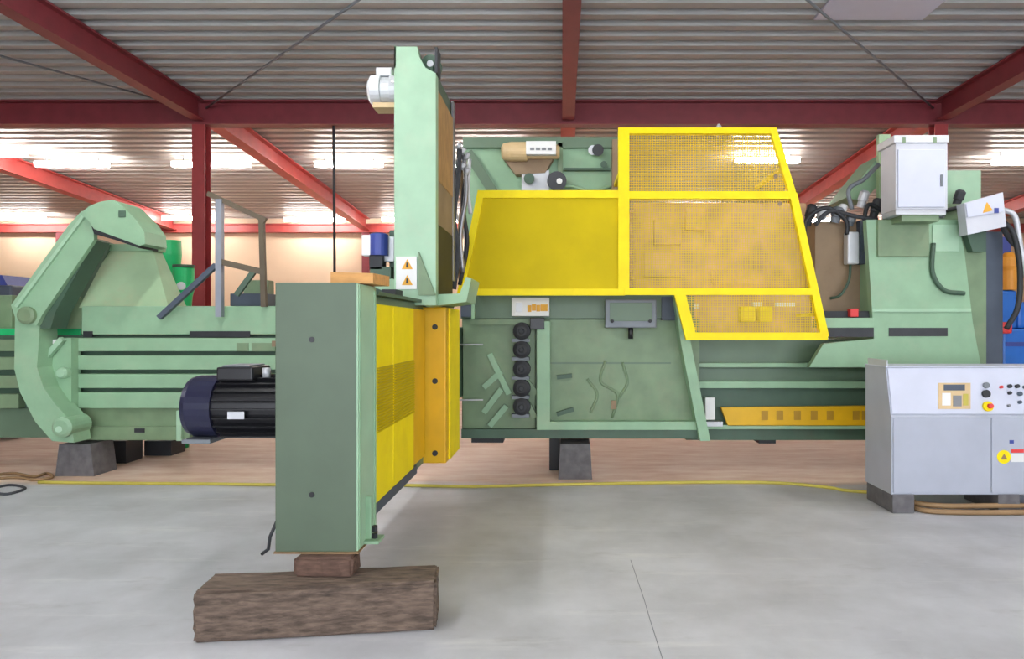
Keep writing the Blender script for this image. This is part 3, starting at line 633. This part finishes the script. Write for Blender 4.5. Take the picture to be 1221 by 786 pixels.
panel_rect('display', 'slate', 1124, 459, 1149, 466, 0.020, pnl)
panel_rect('key_block', 'white', 1122, 469, 1132, 484, 0.020, pnl)
panel_rect('key_block', 'ink_grey', 1135, 472, 1145, 485, 0.020, pnl)
panel_rect('key_block', 'hose_yellow', 1147, 470, 1153, 484, 0.020, pnl)
for px, py, r, m, nm in ((1174, 460, 0.024, 'steel_grey', 'selector_knob'), (1174, 470, 0.032, 'rubber', 'selector_knob'), (1176, 485, 0.040, 'yellow', 'emergency_plate'), (1177, 485, 0.020, 'red_paint', 'emergency_button'),
                         (1192, 462, 0.012, 'red_paint', 'push_button'), (1202, 461, 0.016, 'rubber', 'push_button'), (1202, 469, 0.014, 'rubber', 'push_button'), (1211, 461, 0.016, 'rubber', 'push_button'), (1214, 470, 0.018, 'slate', 'push_button'), (1214, 480, 0.014, 'slate', 'push_button'), (1220, 462, 0.014, 'slate', 'push_button'), (1201, 484, 0.010, 'ink_grey', 'push_button')):
    p = on_panel(px, py, 0.008); MB().cyl(p, p+out*(0.025 if nm != 'emergency_button' else 0.05), r, 16).build(nm, m, pnl)
sx = (1181-VX)*5.5/F
for i, (a, b) in enumerate(((cx0+0.012, sx-0.004), (sx+0.004, cx1-0.012))):
    d = MB().box(a, b, 5.488, 5.505, 0.165, 0.768, 0.004).build('door', 'cabinet_grey', t)
    if i == 1:
        st = P(1197, 545, 5.486)
        MB().cyl((st.x, 5.489, st.z), (st.x, 5.484, st.z), 0.055, 20).build('yellow_sticker', 'yellow', d)
        MB().prism([(st.x-0.028, st.z-0.02), (st.x+0.028, st.z-0.02), (st.x, st.z+0.026)], 5.482, 5.486).build('warning_triangle', 'hose_tan', d)
        MB().prect(1206, 536, 1221, 540, 5.484, 0.005).build('red_stripe', 'red_paint', d)
        MB().prect(1204, 525, 1209, 529, 5.484, 0.005).build('blue_mark', 'blue_navy', d)
        MB().prect(1206, 541, 1221, 551, 5.484, 0.005).build('white_sticker', 'white', d)
MB().box(cx0-0.004, cx1+0.004, 5.585, 5.98, 1.17, 1.178, 0.003).build('top_cover', 'cabinet_light', t)
MB().box(cx0+0.01, cx0+0.02, 5.6, 5.95, 1.178, 1.23, 0.003).build('lifting_bracket', 'steel_pale', t)
for x in (cx0, cx0+0.85, cx1-0.18): MB().box(x+0.005, x+0.18, 5.49, 5.96, 0.0, 0.152, 0.006).build('plinth_block', 'concrete_block', t)
for i, (z, y, l) in enumerate(((0.022, 5.50, 'tan hose lying in a flat loop under the control cabinet'), (0.06, 5.56, 'tan hose resting on the lower loop under the cabinet'))):
    pts = [(cx0+0.22, y+0.3, z), (cx0+0.25, y+0.02, z), (cx0+0.45, y-0.05-0.02*i, z), (cx0+0.8, y-0.06, z), (cx0+1.2, y-0.05, z), (cx0+1.5, y-0.02, z)]
    tag(MB().tube(curve(pts), 0.022, 8).build('floor_hose', 'hose_tan'), l, 'hose', 'hoses under the cabinet')

# ------------------------------------------------------------------ bale channel on the left
LY = 6.95
t = thing('bale_channel', 'mint bale channel with horizontal rails and dusty hopper', 'machine', (-3.6, 7.6, 0.4))
MB().prect(-60, 400, 340, 512, LY+0.12, 0.6, 0.006).build('core', 'green_dark', t)
for y0, y1 in ((403, 419), (424, 441), (446, 463), (468, 487)):
    MB().prect(82, y0, 345, y1, LY, 0.14, 0.008).build('rail', 'mint', t)
    MB().prect(-60, y0+2, 22, y1, LY+0.03, 0.12, 0.006).build('rail', 'green_mid', t)
MB().prect(78, 486, 222, 514, LY+0.06, 0.5, 0.004).build('lower_plate', 'green_mid', t)
MB().prect(82, 509, 226, 525, LY+0.02, 0.55, 0.004).build('lower_ledge', 'green_mid', t)
MB().prect(160, 511, 172, 516, LY+0.012, 0.02).build('slot', 'rubber', t)
MB().prect(210, 490, 216, 526, LY-0.02, 0.2, 0.003).build('end_plate', 'mint_pale', t)
MB().prect(214, 492, 345, 520, LY+0.3, 0.3, 0.004).build('lower_plate', 'green_dark', t)
MB().prect(-60, 487, 62, 522, LY+0.1, 0.5, 0.004).build('lower_plate', 'green_grey', t)
MB().prect(97, 365, 345, 399, LY+0.02, 1.1, 0.01).build('top_deck', 'mint', t)
for a, b in ((99, 110), (226, 298)): MB().prect(a, 395, b, 402, LY+0.012, 0.02).build('slot', 'rubber', t)
for a, b in ((282, 296), (300, 328)): MB().prect(a, 409, b, 419, LY-0.01, 0.03, 0.002).build('inset_plate', 'green_mid', t)
hp = MB()
f0 = [P(94, 367, LY+0.05), P(201, 367, LY+0.05), P(182, 296, LY+0.25), P(131, 296, LY+0.25)]
b0 = [v+Vector((0, 0.35, 0)) for v in f0[:2]]+[v+Vector((0, 0.15, 0)) for v in f0[2:]]
hp.hexa([f0[0], f0[1], b0[1], b0[0], f0[3], f0[2], b0[2], b0[3]])
h = hp.build('hopper', 'green_dusty', t)
MB().ppoly([(128, 291), (186, 291), (184, 299), (128, 299)], LY+0.22, 0.2).build('rim', 'mint', h)
MB().ppoly([(100, 360), (94, 362), (110, 284), (131, 292), (128, 300)], LY+0.2, 0.2).build('side_wing', 'green_grey', h)
MB().ppoly([(62, 392), (60, 370), (80, 356), (97, 356), (97, 392)], LY+0.1, 0.5).build('side_plate', 'green_mid', t)
MB().prect(-60, 352, 14, 398, LY+0.5, 0.5, 0.01).build('rear_deck', 'green_mid', t)
MB().prect(-60, 392, 96, 403, LY+0.2, 0.4, 0.005).build('rear_ledge', 'green_vivid', t)
MB().ppoly([(70, 403), (85, 403), (85, 490), (76, 488), (54, 462), (47, 442), (54, 424)], LY-0.10, 0.14).build('curved_bracket', 'mint', t)
MB().bar(P(50, 432, LY-0.14), P(75, 404, LY-0.14), 0.05, 0.05, (0, 1, 0)).build('bracket_brace', 'mint_pale', t)
MB().lathe(P(72, 445, LY-0.18), (0, 1, 0), [(0, 0.04), (0.02, 0.055), (0.08, 0.055)], 14).build('pin', 'mint_pale', t)
MB().prect(52, 405, 68, 410, LY-0.12, 0.02).build('label_strip', 'white', t)
MB().box(P(325, 0, LY).x, P(332, 0, LY).x, LY-0.02, LY, 1.3, 1.36).build('stub', 'rust_brown', t)
# hooked clamp arm
KY = 6.62
t = thing('clamp_arm', 'mint green hooked clamp arm bent around the bale channel', 'clamp arm', P(70, 525, KY+0.15))
ba = MB().ppoly([(13, 364), (82, 268), (97, 252), (112, 262), (112, 286), (50, 376), (44, 388), (20, 384)], KY, 0.05).build('upper_arm', 'mint', t)
MB().ppoly([(113, 287), (99, 312), (66, 372), (60, 392), (47, 392), (40, 386), (104, 290)], KY+0.05, 0.22).build('arm_shaded_side', 'green_dark', t)  # side of the arm in shade, the shade put in as darker green
MB().bar(P(20, 366, KY-0.012), P(100, 258, KY-0.012), 0.03, 0.03, (0, 1, 0)).build('edge_rib', 'mint_pale', ba)
MB().ppoly([(95, 255), (106, 246), (118, 241), (133, 238), (142, 242), (152, 252), (163, 263), (172, 276), (173, 291), (166, 293), (150, 287), (128, 279), (112, 273), (104, 262)], KY-0.05, 0.36).build('hook_head', 'mint', t)
MB().ppoly([(108, 266), (114, 272), (140, 280), (168, 290), (166, 296), (140, 287), (112, 279)], KY-0.03, 0.3).build('hook_shade', 'rubber', t)  # dark strip painting the shade on the underside of the hook head
MB().prect(141, 251, 149, 259, KY-0.062, 0.02, 0.004).build('pin', 'green_dark', t)
MB().lathe(P(29, 376, KY-0.05), (0, 1, 0), [(0, 0.06), (0.015, 0.085), (0.34, 0.085)], 20).build('pivot', 'green_mid', t)
MB().ppoly([(18, 372), (28, 382), (45, 376), (47, 400), (44, 438), (52, 462), (66, 482), (80, 497), (86, 510), (88, 528), (62, 526), (42, 503), (24, 468), (17, 440)], KY+0.03, 0.24).build('lower_arm', 'mint', t)
MB().lathe(P(72, 510, KY-0.03), (0, 1, 0), [(0, 0.07), (0.02, 0.10), (0.3, 0.10)], 18).build('pivot', 'mint', t)
MB().cyl(P(70, 512, KY-0.045), P(70, 512, KY-0.02), 0.03, 12).build('pin', 'mint_pale', t)

# ------------------------------------------------------------------ supports under the machines
def blk(px0, py0, px1, py1, Y, d, m, nm, label, taper=0):
    a, b = P(px0, py1, Y), P(px1, py0, Y); a.z = 0
    mb = MB().hexa([(a.x-taper, Y, 0), (b.x+taper, Y, 0), (b.x+taper, Y+d, 0), (a.x-taper, Y+d, 0), (a.x+taper, Y, b.z), (b.x-taper, Y, b.z), (b.x-taper, Y+d, b.z), (a.x+taper, Y+d, b.z)])
    return tag(mb.build(nm, m), label, 'block', 'support blocks under the machines')
blk(68, 530, 110, 568, 6.86, 0.35, 'concrete_block', 'support_block', 'grey concrete block under the hooked clamp arm', 0.02)
blk(112, 526, 150, 555, 7.5, 0.3, 'rubber', 'support_block', 'black block just behind the block at the clamp arm')
blk(172, 526, 204, 543, 7.95, 0.3, 'rubber', 'support_block', 'black block under the far edge of the bale channel')
blk(667, 530, 705, 572, 6.71, 0.35, 'concrete_block', 'support_block', 'grey concrete block under the middle of the press', 0.01)
blk(655, 522, 668, 545, 7.15, 0.3, 'black', 'support_block', 'black block behind the grey block under the press')
blk(1100, 526, 1140, 560, 7.2, 0.3, 'concrete_block', 'support_block', 'grey block behind the control cabinet')

# ------------------------------------------------------------------ stair railing, funnel and barrel behind the channel
SY = 6.88
t = thing('stair_railing', 'grey metal stair railing standing behind the bale channel', 'railing', P(262, 378, SY))
MB().bar(P(262, 238, SY), P(262, 378, SY), 0.062, 0.062).build('post', 'galv', t)
MB().bar(P(248, 231, SY), P(317, 263, SY+0.05), 0.05, 0.05).build('handrail', 'bronze_rail', t)
MB().bar(P(312, 260, SY+0.05), P(315, 366, SY+0.05), 0.05, 0.05).build('post', 'bronze_rail', t)
MB().bar(P(262, 312, SY), P(316, 325, SY+0.05), 0.05, 0.06).build('knee_rail', 'bronze_rail', t)
MB().bar(P(190, 379, SY), P(258, 316, SY), 0.05, 0.05).build('stringer', 'slate', t)
MB().bar(P(282, 352, SY+0.02), P(304, 322, SY+0.04), 0.05, 0.05).build('brace', 'green_dark', t)
MB().prect(274, 350, 318, 365, SY+0.3, 0.4, 0.01).build('step', 'slate', t)
MB().prect(290, 334, 320, 351, SY+0.5, 0.15, 0.01).build('kick_plate', 'green_mid', t)
t = thing('green_funnel', 'bright green funnel pipe beside the dusty hopper', 'funnel', P(206, 372, 8.8))
MB().lathe(P(205, 362, 8.8), (-0.08, 0, 1), [(0, 0.07), (0.25, 0.09), (0.62, 0.16), (0.80, 0.165)], 24).build('cone', 'green_vivid', t)
MB().cyl((P(206, 0, 8.85).x, 8.85, 0), P(206, 350, 8.85), 0.08, 16).build('neck', 'green_vivid', t)
t = thing('green_drum', 'slim bright green drum beside the funnel pipe', 'drum', P(219, 372, 8.5))
MB().lathe(P(219, 372, 8.5), (0, 0, 1), [(0, 0.08), (0.2, 0.10), (0.28, 0.12), (0.54, 0.12), (0.56, 0.10)], 24).build('shell', 'green_vivid', t)
MB().cyl((P(219, 0, 8.5).x, 8.5, 0), P(219, 371, 8.5), 0.06, 14).build('stand', 'green_vivid', t)
MB().lathe(P(219, 319, 8.5), (0, 0, 1), [(0, 0.125), (0.03, 0.125)], 24).build('lid', 'green_dark', t)
MB().cyl(P(216, 341, 8.36), P(216, 341, 8.40), 0.05, 14).build('gauge', 'steel_pale', t)
# hanging rod and far clutter
tag(MB().tube([Vector((P(398, 152, 10.8).x, 10.8, 4.69)), P(398, 170, 10.8), P(399, 326, 10.8)], 0.022, 8).build('hanging_rod', 'charcoal'), 'thin dark rod hanging from the cross beam', 'rod')
t = thing('background_machine', 'dark blue machine behind the bale channel at the left edge', 'machine', P(-10, 362, 9.0))
MB().prect(-60, 340, 14, 520, 9.0, 0.8, 0.03).build('body', 'slate', t)
MB().ppoly([(-60, 328), (2, 328), (10, 342), (-60, 342)], 9.1, 0.5).build('hood', 'blue_navy', t)
t = thing('blue_machine', 'blue machine standing beyond the slate corner post', 'machine', P(1240, 520, 8.6))
MB().prect(1196, 392, 1330, 560, 8.6, 1.0, 0.03).build('base', 'blue', t)
MB().prect(1192, 346, 1213, 392, 8.7, 0.4, 0.04).build('side_housing', 'blue', t)
MB().prect(1214, 360, 1330, 392, 8.9, 0.6, 0.04).build('side_housing', 'blue', t)
MB().lathe(P(1203, 346, 8.75), (0, 0, 1), [(0, 0.10), (0.25, 0.10), (0.30, 0.12), (0.42, 0.10), (0.48, 0.05)], 18).build('orange_cylinder', 'orange', t)
MB().prect(1193, 282, 1206, 348, 8.95, 0.2, 0.02).build('frame_post', 'blue_navy', t)
MB().prect(1196, 384, 1208, 398, 8.5, 0.12, 0.03).build('red_coupling', 'red_paint', t)
MB().prect(1200, 408, 1330, 413, 8.58, 0.03).build('dark_band', 'blue_navy', t)

# ------------------------------------------------------------------ hose and cables on the floor
def fl(px, py, r): 
    Y = CAMZ*F/(py-VY); return Vector(((px-VX)*Y/F, Y, r))
tag(MB().tube(curve([fl(px, py, 0.015) for px, py in ((46, 577), (120, 578), (250, 579), (330, 580), (450, 580), (560, 582), (660, 580), (760, 578), (860, 577), (930, 578), (985, 583), (1010, 587), (1060, 590), (1120, 588))]), 0.015, 8).build('yellow_hose', 'hose_yellow'), 'long yellow hose lying across the floor in front of the machines', 'hose')
tag(MB().tube(curve([fl(px, py, 0.014) for px, py in ((-20, 570), (15, 566), (40, 570), (56, 566), (62, 571), (40, 574), (20, 571), (-20, 574))]), 0.014, 8).build('tangled_cable', 'hose_tan'), 'tan cable tangled on the floor by the clamp arm', 'cable')
tag(MB().tube(curve([fl(px, py, 0.012) for px, py in ((-20, 588), (10, 580), (30, 584), (5, 591), (-20, 584))]), 0.012, 8).build('tangled_cable', 'charcoal'), 'dark cable loop on the floor at the left picture edge', 'cable')
